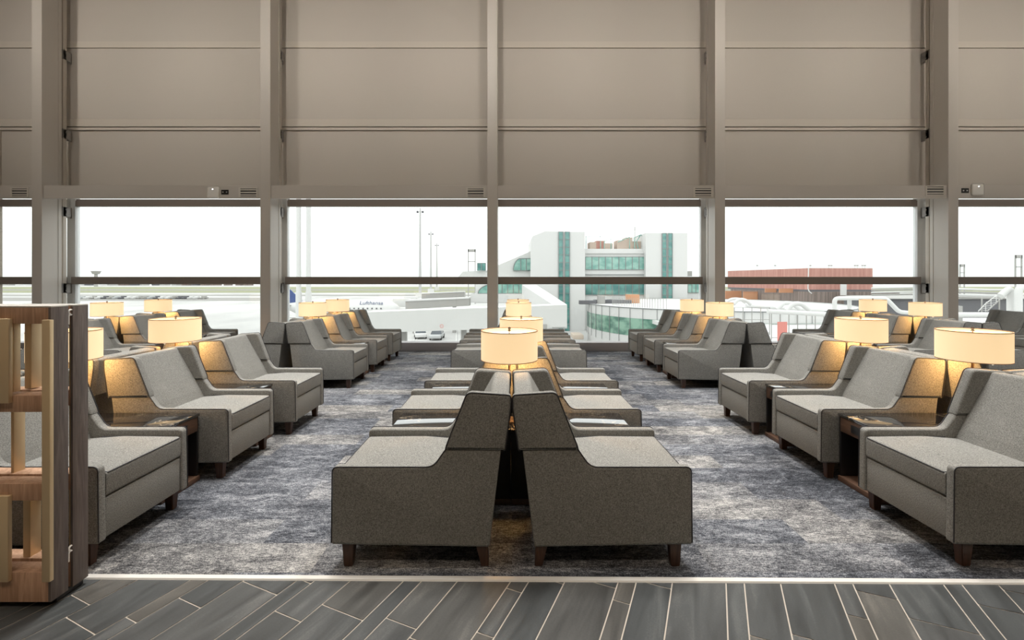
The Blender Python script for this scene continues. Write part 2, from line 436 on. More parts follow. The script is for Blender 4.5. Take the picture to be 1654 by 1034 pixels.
# windows, one per bay: frame with jamb, posts, brackets and panes
def bracket(parent, x, z, s):
    bm = NB()
    box(bm, x - .03, x + .03, YG - .32, YG - .07, z - .01, z + .012)
    box(bm, x - .012, x + .012, YG - .34, YG - .05, z - .11, z + .11)
    box(bm, x + s * .03 - .01, x + s * .03 + .01, YG - .27, YG - .10, z - .09, z + .1)
    for k in (-1, 1): tube(bm, [(x - s * .06, YG - .2, z + k * .05), (x + s * .05, YG - .2, z + k * .05)], .012, 8)
    finish('bracket', bm, M['bracketgrey'], parent)
for i in range(len(CX) + 0):
    a = CX[i - 1] if i > 0 else XL; b = CX[i]
    bm = NB(); mw = .085
    x0 = a + (mw if i > 0 else 0); x1 = b - mw
    box(bm, x0, x1, YG - .14, YG + .05, zat(459.3, YG - .14), zat(447.3, YG - .14), .004, 1)     # transom
    box(bm, x0, x1, YG - .05, YG + .05, zat(333.5, YG - .05), zat(324, YG - .05), .004, 1)       # head rail
    box(bm, x0, x1, YG - .02, YG + .05, zat(328, YG - .02), zat(323.5, YG - .02) + .02)
    w = finish('window_%d' % (i + 1), bm, M['frame']); tag(w, 'tall window bay with brown transom, %s' % ['first from left', 'second from left', 'third from left', 'fourth from left', 'fifth from left', 'sixth from left'][i], kind='structure')
    bx('jamb', M['mullion'], (b - mw, b + mw, YG - .05, YG + .06, .17, 3.3), w, .003)
    bx('post', M['rail'], (b - .04, b + .04, YG - .26, YG - .18, .17, ZC), w, .006)
    if i != len(CX) - 1:
        for z in (zat(88, 9.2), zat(216, 9.2), zat(342, 9.2), zat(466, 9.2)): bracket(w, b, z, -1 if i > 2 else 1)
    z1, z2, z3 = .165, zat(459.3, YG - .14) + .03, zat(447.3, YG - .14) - .03
    bx('pane', M['glass'], (x0 - .01, x1 + .01, YG, YG + .012, z1, z2), w, smooth=False)
    bx('pane', M['glass'], (x0 - .01, x1 + .01, YG, YG + .012, z3, 3.28), w, smooth=False)
bm = NB(); box(bm, XL, XR, YS, YG + .06, .002, .172, .006, 2)
tag(finish('trim_3', bm, M['sill']), 'low grey sill running along under the windows', kind='structure')

# ------------------------------------------------------------------ small fittings on the ledge beams
YL = YF + .03
def vent(xa, xb, ya, yb, label):
    a, b = fx(xa, YL), fx(xb, YL); z1, z0 = zat(ya, YL), zat(yb, YL)
    r = empty('air_vent', ((a + b) / 2, YL, (z0 + z1) / 2)); w, h = (b - a) / 2, (z1 - z0) / 2
    bm = NB()
    box(bm, -w, w, -.014, 0, h - .018, h); box(bm, -w, w, -.014, 0, -h, -h + .018)
    box(bm, -w, -w + .03, -.014, 0, -h + .018, h - .018); box(bm, w - .03, w, -.014, 0, -h + .018, h - .018)
    finish('vent_frame', bm, M['plastic'], r)
    bx('backing', M['darkgrey'], (-w + .03, w - .03, -.004, -.001, -h + .018, h - .018), r)
    for k in range(3):
        z = (-h + .018) + (k + .5) * (2 * h - .036) / 3
        bm = NB(); hexa(bm, [(-w + .03, -.016, z - .012), (w - .03, -.016, z - .012), (w - .03, -.005, z + .004), (-w + .03, -.005, z + .004)],
                        [(-w + .03, -.018, z - .006), (w - .03, -.018, z - .006), (w - .03, -.007, z + .012), (-w + .03, -.007, z + .012)])
        finish('slat', bm, M['plastic'], r)
    tag(r, label, 'vent', 'air vents on the ledge beams')
vent(17.5, 47, 303, 318.5, 'beige air vent at the left frame edge, left of the first column')
vent(386, 417, 303.2, 319, 'beige air vent beside a black plate, left of the second column')
vent(753, 783.5, 303.2, 319, 'beige air vent just left of the middle column')
vent(1120, 1151, 302.5, 318.5, 'beige air vent just left of the fourth column')
vent(1494, 1526, 300, 316, 'beige air vent just left of the fifth column')
def sensor(xc, yc, xp, yp, lab1, lab2):
    p = px(xc, yc, YL); r = empty('mounted_access_point', p)
    bm = NB(); box(bm, -.115, .115, -.04, 0, -.115, .115, .034, 4); finish('housing', bm, M['whiteplastic'], r)
    bm = NB(); lathe(bm, [(0, .003), (.01, .003), (.01, 0)], 12)
    for v in bm.verts: v.co = Vector((v.co.x, -.0415 - v.co.z, v.co.y + .055))
    finish('indicator', bm, M['dot'], r)
    tag(r, lab1, 'wall box', 'white boxes on the ledge beams')
    p = px(xp, yp, YL); r = empty('wall_plate', p)
    bx('plate', M['black'], (-.07, .07, -.008, 0, -.045, .045), r)
    for s in (-1, 1): bx('socket', M['steel'], (s * .035 - .012, s * .035 + .012, -.011, -.008, -.012, .012), r)
    tag(r, lab2, 'wall plate', 'black plates on the ledge beams')
sensor(345.5, 311, 363.5, 310.5, 'white rounded box with tiny light, on beam left of second column', 'black connection plate on beam right of the left white box')
sensor(1577.5, 306.5, 1558.5, 308, 'white rounded box with tiny light, on beam right of fifth column', 'black connection plate on beam beside the fifth column')

# ------------------------------------------------------------------ armchair
W = .635; D = .905; HW = W / 2; AT = .052
cv = lambda s, y, z: Vector((D / 2 - s, y, z))
armP = round_poly([(0., .121, .012), (.005, .51, .03), (.512, .51, .075), (.577, .602, 0), (.852, .594, 0), (.793, .107, .012)])
wingP = round_poly([(.572, .598, .006), (.58, .625, .03), (.682, .886, .04), (.903, .872, .022), (.901, .80, .05), (.873, .594, .012)])
backP = round_poly([(.545, .40, 0), (.60, .52, .25), (.80, .872, .03), (.896, .864, .02), (.868, .598, 0), (.847, .592, 0), (.79, .112, .01), (.66, .118, 0), (.66, .40, 0)])
def make_chair():
    r = empty('armchair')
    fb = M['fabric']
    for s in (-1, 1):
        y0, y1 = (s * HW, s * (HW - AT))
        quick('arm_panel', lambda bm: prism(bm, armP, min(y0, y1), max(y0, y1), .012, 3, cv), fb, r)
        y0, y1 = (s * (HW + .005), s * (HW - .056))
        quick('wing', lambda bm: prism(bm, wingP, min(y0, y1), max(y0, y1), .014, 3, cv), fb, r)
        n1 = [p for p in armP if p.y > .14 and p.x < .58] 
        yo = s * (HW - .004)
        bm = NB(); tube(bm, [cv(p.x - .001, yo, p.y) for p in [Vector((.001, .13))] + n1], .0028, 6)
        wl = [p for p in wingP]; k0 = 0
        yo = s * (HW + .001)
        tube(bm, [cv(p.x, yo, p.y) for p in wl[4:]], .0028, 6)
        finish('piping', bm, M['piping'], r)
    quick('backrest', lambda bm: prism(bm, backP, -HW + AT - .004, HW - AT + .004, .006, 2, cv), fb, r)
    quick('seat_base', lambda bm: box(bm, D / 2 - .68, D / 2 - .012, -HW + AT - .001, HW - AT + .001, .124, .332, .010, 3), fb, r)
    wi = HW - AT - .001
    cush = round_poly([(.006, .338, .02), (.004, .466, .024), (.36, .47, .3), (.62, .452, 0), (.62, .338, 0)])
    quick('seat_cushion', lambda bm: prism(bm, cush, -wi, wi, .008, 2, cv), fb, r)
    bm = NB()
    zt = .4655
    tube(bm, [cv(.5, -wi + .006, .463), cv(.3, -wi + .006, .4665), cv(.016, -wi + .006, .462), cv(.008, -wi + .012, .458), cv(.007, 0, .4585), cv(.008, wi - .012, .458), cv(.016, wi - .006, .462), cv(.3, wi - .006, .4665), cv(.5, wi - .006, .463)], .0035, 6)
    finish('cushion_piping', bm, M['piping'], r)
    for s in (-1, 1):
        for (a0, a1, b0, b1, zt) in ((.05, .11, .057, .10, .125), (.725, .785, .752, .79, .112)):
            yA, yB = sorted((s * (HW - .012), s * (HW - .065))); yC, yD = sorted((s * (HW - .018), s * (HW - .058)))
            bm = NB()
            hexa(bm, [cv(b0, yC, .002), cv(b1, yC, .002), cv(b1, yD, .002), cv(b0, yD, .002)], [cv(a0, yA, zt), cv(a1, yA, zt), cv(a1, yB, zt), cv(a0, yB, zt)])
            bmesh.ops.recalc_face_normals(bm, faces=bm.faces)
            bmesh.ops.bevel(bm, geom=list(bm.edges), offset=.003, segments=2, affect='EDGES')
            finish('leg', bm, M['leg'], r)
    return r

YN = [2.28, 3.30, 4.235, 6.05, 7.10, 8.05]         # near side of the six chairs of a row
ORD = ['nearest', 'second', 'third', 'fourth', 'fifth', 'sixth']
chair0 = make_chair(); used = [False]
def place_chair(frontX, k, face, label, group):
    o = chair0 if not used[0] else copy_tree(chair0); used[0] = True
    o.location = (frontX - face * D / 2, YN[k] + HW, 0); o.rotation_euler = (0, 0, 0 if face > 0 else PI)
    tag(o, label, 'armchair', group); return o

cpair = [-.001, .037, .088, .091, .087, .090]
Lf = [-2.075, -2.057, -2.015, -2.105, -2.107, -2.107]
Rf = [2.217, 2.243, 2.205, 2.213, 2.225, 2.218]
D1 = D + .001
rows = []                                          # (front X per chair, facing, which chairs, words, group)
rows.append(([c - D1 for c in cpair], -1, range(6), 'left-facing side of the central double row', 'chairs on the left side of the central row'))
rows.append(([c + D1 for c in cpair], 1, range(6), 'right-facing side of the central double row', 'chairs on the right side of the central row'))
rows.append((Lf, 1, range(6), 'right-facing row beside the left aisle', 'chairs along the left aisle'))
LBc = [-3.06, -3.03, -3.0, -3.012, -3.015, -3.015]
rows.append(([c - D1 - .002 for c in LBc], -1, range(6), 'left-facing row behind the left aisle row', 'chairs behind the left aisle row'))
rows.append((Rf, -1, range(6), 'left-facing row beside the right aisle', 'chairs along the right aisle'))
RBc = [f + D1 + .003 for f in Rf]
rows.append(([c + D1 for c in RBc], 1, range(6), 'right-facing row behind the right aisle row', 'chairs behind the right aisle row'))
LLc = -6.13; RRc = 6.25; RRRc = 8.45
rows.append(([LLc + D1] * 6, 1, (3, 4, 5), 'right-facing outermost left row by the window', 'chairs of the outermost left row'))
rows.append(([LLc - D1] * 6, -1, (3, 4, 5), 'left-facing outermost left row by the window', 'chairs behind the outermost left row'))
rows.append(([RRc - D1] * 6, -1, (3, 4, 5), 'left-facing side of the far right double row', 'chairs of the far right row'))
rows.append(([RRc + D1] * 6, 1, (3, 4, 5), 'right-facing side of the far right double row', 'chairs behind the far right row'))
rows.append(([RRRc] * 6, -1, (4, 5), 'left-facing row at the right frame edge', 'chairs at the right frame edge'))
for fxs, face, ks, words, grp in rows:
    ks = list(ks)
    for n, k in enumerate(ks):
        which = ORD[n] if len(ks) > 2 else ['nearer', 'farther'][n]
        place_chair(fxs[k], k, face, ('%s grey winged armchair from the camera, %s' % (which, words)), grp)

# ------------------------------------------------------------------ side table
def make_table(w):
    r = empty('side_table'); h = w / 2; tb = lambda s: D / 2 - s
    f0, f1 = .125, .903
    bm = NB(); box(bm, tb(f1), tb(f0), -h, h, .467, .487, .003, 2); finish('marble_top', bm, M['marble'], r)
    for s in (-1, 1):
        y0, y1 = sorted((s * h, s * (h - .016)))
        bx('side_panel', M['black'], (tb(f1), tb(f0 + .012), y0, y1, .04, .466), r, .001)
    dr = bx('drawer_front', M['tablewood'], (tb(f0 + .028), tb(f0 + .006), -h + .017, h - .017, .362, .465), r, .002)
    so = bx('power_socket', M['black'], (tb(f0 + .006), tb(f0 + .002), -.06, .06, .385, .44), dr, .001)
    bx('apron', M['black'], (tb(f1), tb(f0 + .03), -h + .017, h - .017, .44, .466), r)
    bx('base_rail', M['tablewood'], (tb(f1), tb(f0), -h, h, .003, .039), r, .002)
    bx('rear_panel', M['black'], (tb(f1), tb(f1 - .016), -h + .017, h - .017, .04, .439), r)
    return r
GAPS = [(0, 1), (1, 2), (3, 4), (4, 5)]
tproto = {}
def place_table(frontX, g, face, label, group):
    a, b = GAPS[g]; y0, y1 = YN[a] + W, YN[b]; w = y1 - y0 - .022
    if g not in tproto: o = tproto[g] = make_table(w)
    else: o = copy_tree(tproto[g])
    o.location = (frontX - face * D / 2, (y0 + y1) / 2, 0); o.rotation_euler = (0, 0, 0 if face > 0 else PI)
    tag(o, label, 'side table', group)
gw = [('nearest', 'first and second'), ('second', 'second and third'), ('third', 'fourth and fifth'), ('farthest', 'fifth and sixth')]
tc = [-.008, .070, .092, .094]                     # centre lines of the table pairs in the central row
tl = [-3.035, -3.0, -3.012, -3.015]
trr = [3.135, 3.128, 3.128, 3.130]
def tables(cl, face, gs, words, grp):
    for n, g in enumerate(gs):
        which = gw[g][0] if len(gs) == 4 else ['nearer', 'farther'][n]
        c = cl[g] if isinstance(cl, list) else cl
        if len(gs) == 1: lab = 'black marble side table, ' + words
        else: lab = '%s black marble side table, %s' % (which, words)
        place_table(c + face * D, g, face, lab, grp)
tables(tc, -1, range(4), 'between left-facing chairs of the central row', 'side tables, left side of central row')
tables(tc, 1, range(4), 'between right-facing chairs of the central row', 'side tables, right side of central row')
tables(tl, 1, range(4), 'between chairs facing the left aisle', 'side tables along the left aisle')
tables(tl, -1, range(4), 'between chairs backing onto the left aisle row', 'side tables behind the left aisle row')
tables(trr, -1, range(4), 'between chairs facing the right aisle', 'side tables along the right aisle')
tables(trr, 1, range(4), 'between chairs backing onto the right aisle row', 'side tables behind the right aisle row')
tables(LLc, 1, (2, 3), 'between right-facing chairs of the outermost left row', 'side tables of the outermost left row')
tables(LLc, -1, (2, 3), 'between left-facing chairs of the outermost left row', 'side tables behind the outermost left row')
tables(RRc, -1, (2, 3), 'between left-facing chairs of the far right row', 'side tables of the far right row')
tables(RRc, 1, (2, 3), 'between right-facing chairs of the far right row', 'side tables behind the far right row')
tables(RRRc + D, -1, (3,), 'between the two chairs at the right frame edge', 'side tables at the right frame edge')

# ------------------------------------------------------------------ lamps standing between the backs
TZ = .488
LR, LZ0, LZ1 = .1925, .905 - TZ, 1.106 - TZ
def make_lamp():
    r = empty('table_lamp')
    sh = quick('lamp_shade', lambda bm: lathe(bm, [(LR, LZ0), (LR, LZ1), (LR - .004, LZ1), (LR - .004, LZ0), (LR, LZ0)], 64), M['shade'], r)
    for z in (LZ0, LZ1 - .005):
        quick('shade_trim', lambda bm: lathe(bm, [(LR - .005, z), (LR + .0012, z), (LR + .0012, z + .005), (LR - .005, z + .005), (LR - .005, z)], 64), M['shadetrim'], sh)
    quick('diffuser', lambda bm: lathe(bm, [(0, LZ1 - .034), (LR - .02, LZ1 - .034), (LR - .02, LZ1 - .031), (0, LZ1 - .031)], 48), M['diffuser'], r)
    quick('pole', lambda bm: lathe(bm, [(.008, .012), (.008, LZ1 - .035), (.003, LZ1 - .035), (.003, LZ1 - .004), (0, LZ1 - .004)], 16), M['bronze'], r)
    quick('finial', lambda bm: lathe(bm, [(.004, LZ1 - .006), (.012, LZ1 - .004), (.006, LZ1 + .004), (.011, LZ1 + .012), (.008, LZ1 + .02), (0, LZ1 + .022)], 16), M['bronze'], r)
    quick('base', lambda bm: lathe(bm, [(0, 0), (.07, 0), (.07, .01), (.015, .018), (0, .018)], 32), M['bronze'], r)
    for k in (-1, 1):
        bu = quick('bulb', lambda bm: lathe(bm, [(0, -.045), (.02, -.03), (.026, -.008), (.016, .02), (.012, .05), (0, .052)], 16), M['diffuser'], r, loc=(0, k * .13, LZ0 + .03))
    ld = bpy.data.lights.new('lamp_bulb', 'POINT'); ld.energy = 13; ld.color = (1, .54, .18); ld.shadow_soft_size = .03
    lo = bpy.data.objects.new('lamp_bulb', ld); COL.objects.link(lo); lo.parent = r; lo.location = (.045, 0, LZ0 + .03)
    return r
lamp0 = None
def lamp(x, Y, label, grp):
    global lamp0
    if lamp0 is None: lamp0 = o = make_lamp()
    else: o = copy_tree(lamp0)
    o.location = (x, Y, TZ); tag(o, label, 'lamp', grp)
LY = [3.107, 4.07, 6.89, 7.89]
for n, x in enumerate((-.018, .083, .100, .104)):
    lamp(x, LY[n], 'lit cream drum table lamp in the central double row, %s' % ['nearest of four', 'second from camera', 'third from camera', 'farthest of four'][n], 'lamps over the central row')
for n, x in enumerate((-3.048, -3.008, -3.017, -3.024)):
    lamp(x, LY[n], 'lit cream drum table lamp behind the left aisle chairs, %s' % ['partly hidden by the wooden screen', 'second from camera', 'third from camera', 'farthest of four'][n], 'lamps of the left aisle row')
for n, x in enumerate((3.145, 3.118, 3.142, 3.118)):
    lamp(x, LY[n], 'lit cream drum table lamp behind the right aisle chairs, %s' % ['nearest and largest', 'second from camera', 'third from camera', 'farthest of four'][n], 'lamps of the right aisle row')
for n in (2, 3):
    lamp(LLc - .002, LY[n], 'lit cream drum table lamp in the outermost left row, %s' % ['nearer the screen', 'nearer the window'][n - 2], 'lamps of the outermost left row')
    lamp(RRc + .005, LY[n], 'lit cream drum table lamp in the far right double row, %s' % ['before the fifth column', 'farther left by the window'][n - 2], 'lamps of the far right row')

# ------------------------------------------------------------------ wooden screen with brass bars (left foreground)
XS = -2.03
sc_ = tag(empty('room_divider', (XS, 2.09, 0)), 'tall wooden shelf screen with brass bars at the left frame edge', 'room divider')
XW = -2.86; ox, oy = XS, 2.09
def part(name, m, x0, x1, y0, y1, z0, z1, bev=.0015, parent=sc_):
    return bx(name, m, (x0 - ox, x1 - ox, y0 - oy, y1 - oy, z0, z1), parent, bev)
ya0, ya1, yb0, yb1 = 2.003, 2.083, 2.104, 2.180
for (y0, y1) in ((ya0, ya1), (yb0, yb1)):
    part('side_panel', M['screenside'], XS - .012, XS, y0, y1, .03, 1.328)
    part('side_panel', M['screenside'], XW, XW + .012, y0, y1, .03, 1.328)
    part('top_rail', M['screenwood'], XW + .012, XS - .012, y0 + .001, y1, 1.256, 1.328)
    part('top_cap', M['trimmetal'], XW, XS, y0, y1, 1.328, 1.335)
    for z0, z1 in ((.867, .939), (.477, .551), (.03, .161)):
        part('shelf', M['screenwood'], XW + .012, XS - .012, y0 + .001, y1, z0, z1)
part('plinth', M['black'], XW + .03, XS - .014, ya0 + .04, yb1 - .01, .003, .03)
part('spine', M['black'], XS - .045, XS - .03, ya1, yb0, .03, 1.33)
for z in (1.28, .19):                              # pin latches joining the two frames
    bm = NB(); pts = [(XS - .006 - ox, 2.088 - oy, z - .035), (XS - .006 - ox, 2.088 - oy, z), (XS - .006 - ox, 2.094 - oy, z + .018)]
    tube(bm, pts, .0045, 8)
    c = Vector((XS - .006 - ox, 2.101 - oy, z + .02))
    tube(bm, [c + Vector((0, .012 * math.cos(a), .012 * math.sin(a))) for a in [2 * PI * k / 16 for k in range(16)]], .004, 8, closed=True)
    finish('latch', bm, M['whiteplastic'], sc_)
def sx(x, Y): return (x - HX) * Y / F
def bar(xa, xb, ya, yb, Yf, dep):                  # brass bar whose front face is at depth Yf
    part('brass_bar', M['brass'], sx(xa, Yf), sx(xb, Yf), Yf, Yf + dep, zat(yb, Yf), zat(ya, Yf), .002)
YA = 1.985
bar(67, 80.3, 517, 941, YA, .016 + .002)
bar(-22, 13.5, 515, 652, YA, .018)
bar(-22, 12.6, 802, 941, YA, .018)
bar(15, 22, 521, 634, 2.04, .03)
bar(39.5, 50.5, 521, 628, 2.115, .05)
bar(17.4, 22.5, 664, 768, 2.115, .05)
bar(37, 49, 806, 905, 2.115, .05)
bar(-30, -18, 664, 770, 2.05, .03)
bar(-60, -44, 521, 634, 2.115, .03); bar(-75, -60, 664, 770, YA, .018); bar(-72, -58, 806, 905, 2.115, .03)
part('brass_bar', M['brass'], XS - .022, XS - .003, 2.108, 2.135, .16, 1.262, .001)

# ------------------------------------------------------------------ outside
GZ = HC - 9.0
def ext(name, m, dims, label, cat, bev=0.):
    return tag(bx(name, m, dims, bev=bev, smooth=False), label, cat)
bm = NB(); bm.faces.new([bm.verts.new(p) for p in ((-900, 10.2, GZ), (900, 10.2, GZ), (900, 2600, GZ), (-900, 2600, GZ))])
tag(finish('ground', bm, M['concrete'], smooth=False), 'pale concrete airport apron outside the windows', kind='structure')
def gband(name, m, y0, y1, x0, x1, dz, lab):       # a strip on the ground between two photo heights
    Ya, Yb = 9 * F / (y1 - HY), 9 * F / (y0 - HY)
    bm = NB(); bm.faces.new([bm.verts.new(p) for p in ((fx(x0, Ya), Ya, GZ + dz), (fx(x1, Ya), Ya, GZ + dz), (fx(x1, Yb), Yb, GZ + dz), (fx(x0, Yb), Yb, GZ + dz))])
    tag(finish(name, bm, m, smooth=False), lab, kind='structure')
gband('grass_verge', M['grass'], 463.5, 467.5, -400, 2200, .05, 'far dry grass strip beyond the taxiway')
gband('taxiway', M['asphalt'], 467.6, 469.3, -400, 2200, .05, 'far grey taxiway between grass strips')
gband('grass_verge', M['grass'], 469.4, 473, -400, 2200, .05, 'near dry grass strip beside the taxiway')
gband('runway', M['asphalt'], 476, 478.3, -400, 2200, .05, 'grey taxiway strip on the near side of the grass')
gband('taxiway', M['asphalt'], 481, 486, -400, 420, .05, 'grey taxiway beside the white apron at left')
# distant row of buildings and hedges
rr_ = random.Random(5)
for k in range(26):
    x = -10 + k * 17 + rr_.uniform(-3, 3)
    if x > 415 and x < 455: continue
    Y = 700; w = rr_.uniform(3, 10) * Y / F; h = rr_.uniform(1.0, 3.2)
    c = fx(x, Y)
    bm = NB(); box(bm, c - w / 2, c + w / 2, Y, Y + 14, GZ, GZ + h * 1.4 + 1.)
    hexa(bm, [(c - w / 2, Y, GZ + h * 1.4 + 1.), (c + w / 2, Y, GZ + h * 1.4 + 1.), (c + w / 2, Y + 14, GZ + h * 1.4 + 1.), (c - w / 2, Y + 14, GZ + h * 1.4 + 1.)],
         [(c - w / 2, Y + 6, GZ + h * 1.4 + 2.4), (c + w / 2, Y + 6, GZ + h * 1.4 + 2.4), (c + w / 2, Y + 8, GZ + h * 1.4 + 2.4), (c - w / 2, Y + 8, GZ + h * 1.4 + 2.4)])
    tag(finish('far_building', bm, rr_.choice([M['xgrey'], M['xwhite'], M['brown'], M['xdark']]), smooth=False), 'tiny low building on the airfield horizon', 'building', 'tiny buildings along the horizon')
# parked cars, tiny, in a row across the apron
for k in range(22):
    x = 128 + k * 9.3 + rr_.uniform(-1, 1); Y = 9 * F / (483.5 - HY); c = fx(x, Y)
    bm = NB(); box(bm, c - .88, c + .88, Y, Y + 4.2, GZ + .25, GZ + .85, .1, 1); box(bm, c - .75, c + .75, Y + 1.2, Y + 3.4, GZ + .85, GZ + 1.45, .15, 1)
    for s in (.5, 3.): box(bm, c - .9, c + .9, Y + s, Y + s + .6, GZ, GZ + .55, .1, 1)
    tag(finish('parked_car', bm, rr_.choice([M['carpaint'], M['xwhite'], M['xdark'], M['xgrey'], M['xwhite']])), 'tiny parked car in the distant row on the apron', 'car', 'cars in the distant row')
# control tower far away
t_ = tag(empty('control_tower', (fx(155, 600), 600, GZ)), 'tiny airport control tower on the left horizon', 'control tower')
zt = zat(437, 600) - GZ
quick('shaft', lambda bm: lathe(bm, [(2.2, 0), (1.8, zt - 5), (0, zt - 5)], 12), M['xgrey'], t_)
quick('cab', lambda bm: lathe(bm, [(0, zt - 5.4), (4, zt - 4.5), (5, zt - 1.8), (5.6, zt - 1.5), (5.6, zt - .8), (0, zt - .4)], 12), M['xgrey'], t_)
# light masts
def mast(xc, ytop, ybase, label, w=.35):
    Y = 9 * F / (ybase - HY); r = tag(empty('light_mast', (fx(xc, Y), Y, GZ)), label, 'mast', 'light masts on the apron')
    h = zat(ytop, Y) - GZ
    quick('pole', lambda bm: lathe(bm, [(w, 0), (w * .55, h), (0, h)], 10), M['mastgrey'], r)
    bx('base_block', M['xwhite'], (-2.4 * w, 2.4 * w, -2.4 * w, 2.4 * w, 0, 3.), r)
    for s in (-1, 1):
        bx('floodlight', M['xdark'], (s * 1.2 - .45, s * 1.2 + .45, -.4, .4, h - 1.6 - .7, h - 1.6 + .3), r)
    bx('crossbar', M['xgrey'], (-1.6, 1.6, -.12, .12, h - 1.9, h - 1.65), r)
mast(678.6, 336, 484, 'tallest and nearest floodlight mast left of the middle column', .7)
mast(696, 374, 474, 'middle floodlight mast left of the middle column', .75)
mast(705.6, 393, 469.5, 'farthest and shortest floodlight mast left of the middle column', .7)
for k, xc in enumerate((482.5, 498.3)):
    Y = 46; r = .29; h = zat(250, Y) - GZ; c = fx(xc, Y)
    q = tag(quick('white_post', lambda bm: lathe(bm, [(r, 0), (r, h * .36), (r * .8, h * .36), (r * .8, h), (0, h)], 16), M['xwhite'], loc=(c, Y, GZ)), 'tall white post beyond the third window, %s of the pair' % ['left', 'right'][k], 'post', 'white posts outside')
def gantry(xa, xb, yt, yb, Y, label):
    r = tag(empty('lattice_gantry', (fx((xa + xb) / 2, Y), Y, GZ)), label, 'gantry'); h = zat(yt, Y) - GZ; w = (xb - xa) / 2 * Y / F
    q = .16
    for s in (-1, 1): bx('leg', M['xgrey'], (s * w - q, s * w + q, -q, q, 0, h), r)
    bx('crossbeam', M['xgrey'], (-w * 1.15, w * 1.15, -q, q, h - 1.1, h), r)
    bx('crossbeam', M['xgrey'], (-w, w, -q, q, h * .78 - .3, h * .78), r)
gantry(756.5, 767.5, 402.5, 447, 170, 'thin lattice gantry left of the middle column')
gantry(1640, 1650, 412, 447, 150, 'lattice gantry near the right frame edge')
gantry(1550.5, 1557.5, 427, 447, 190, 'smaller lattice gantry right of the fifth column')

# aircraft
A_Y = 78.
ap = tag(empty('aircraft', (fx(553, A_Y), A_Y, GZ)), 'white airliner with blue tail fin parked on the apron', 'aircraft')
zc = zat(484, A_Y) - GZ - 1.9
def fus(bm):
    L = [(-10.2, .25, .9), (-8.5, .8, .6), (-6, 1.5, .25), (-3, 1.9, 0), (6.5, 1.9, 0), (8.2, 1.75, -.05), (9.3, 1.3, -.2), (10.1, .7, -.4), (10.5, .12, -.5)]
    rings = []
    for x, r, dz in L: rings.append([bm.verts.new((x, r * math.cos(2 * PI * j / 24), zc + dz + r * math.sin(2 * PI * j / 24))) for j in range(24)])
    for A, B in zip(rings, rings[1:]):
        for j in range(24): bm.faces.new((A[j], A[(j + 1) % 24], B[(j + 1) % 24], B[j]))
    bm.faces.new(rings[0]); bm.faces.new(rings[-1])
quick('fuselage', fus, M['xwhite'], ap)
bm = NB(); hexa(bm, [(-6.6, -.14, zc + 1.4), (-10.2, -.14, zc + 1.), (-10.2, .14, zc + 1.), (-6.6, .14, zc + 1.4)], [(-10.6, -.08, zc + 5.2), (-12.4, -.08, zc + 5.2), (-12.4, .08, zc + 5.2), (-10.6, .08, zc + 5.2)]); finish('tail_fin', bm, M['blue'], ap, smooth=False)
for s in (-1, 1):
    bm = NB(); hexa(bm, [(2.5, s * 1.5, zc - 1.1), (-1.5, s * 1.5, zc - 1.1), (-4.2, s * 12, zc - .3), (-2.8, s * 12, zc - .3)], [(2.5, s * 1.5, zc - .8), (-1.5, s * 1.5, zc - .8), (-4.2, s * 12, zc - .2), (-2.8, s * 12, zc - .2)]); finish('wing', bm, M['xgrey'], ap, smooth=False)
    bm = NB(); hexa(bm, [(-8.2, s * .4, zc + .8), (-10, s * .4, zc + .8), (-11, s * 4, zc + 1.1), (-10.2, s * 4, zc + 1.1)], [(-8.2, s * .4, zc + 1), (-10, s * .4, zc + 1), (-11, s * 4, zc + 1.2), (-10.2, s * 4, zc + 1.2)]); finish('tailplane', bm, M['xgrey'], ap, smooth=False)
for k, (x, y) in enumerate(((8, 0), (-1, -2.4), (-1, 2.4))):
    bm = NB(); tube(bm, [(x, y, zc - 1.2), (x, y, .4)], .12, 8); tube(bm, [(x, y - .22, .45), (x, y + .22, .45)], .45, 16); finish('landing_gear', bm, M['tyre'], ap)
bm = NB()
for k in range(16): box(bm, -4.2 + k * .75, -3.98 + k * .75, -1.93, -1.80, zc + .38, zc + .6)
finish('cabin_windows', bm, M['xdark'], ap)
cu = bpy.data.curves.new('livery_lettering', 'FONT'); cu.body = 'Lufthansa'; cu.size = 1.05; cu.extrude = .01
tobj = bpy.data.objects.new('livery_lettering', cu); COL.objects.link(tobj)
dg = bpy.context.evaluated_depsgraph_get(); me = bpy.data.meshes.new_from_object(tobj.evaluated_get(dg))
bpy.data.objects.remove(tobj); me.materials.clear(); me.materials.append(M['textblue'])
to = bpy.data.objects.new('lettering', me); COL.objects.link(to); to.parent = ap; to.location = (3.4, -1.56, zc + 1.13); to.rotation_euler = (math.radians(52), 0, 0)

# jet bridges
def solid(name, m, b4, t4, parent=None):
    bm = NB(); hexa(bm, b4, t4); return finish(name, bm, m, parent, smooth=False)
jb = tag(empty('jet_bridge', (fx(760, 44), 44, GZ)), 'long white jet bridge in front, crossing behind the middle column', 'jet bridge')
O = jb.location
def P(x, y, Y): return px(x, y, Y) - O
tr, tl_ = P(916, 492.5, 45), P(590, 504.5, 41); br_, bl = P(916, 528, 45), P(590, 538, 41)
dp = Vector((0, 2.6, 0))
solid('bridge_tunnel', M['xwhite2'], [bl, br_, br_ + dp, bl + dp], [tl_, tr, tr + dp, tl_ + dp], jb)
bx('edge_trim', M['xwhite'], (tl_.x, tr.x, tl_.y - .08, tl_.y - .02, tl_.z - .12, tl_.z - .02), jb) if False else None
c1, c2 = P(893, 492.3, 46), P(916, 492.3, 46); e1, e2 = P(843, 459.9, 77), P(866, 459.9, 77); dn = Vector((0, 0, -2.4))
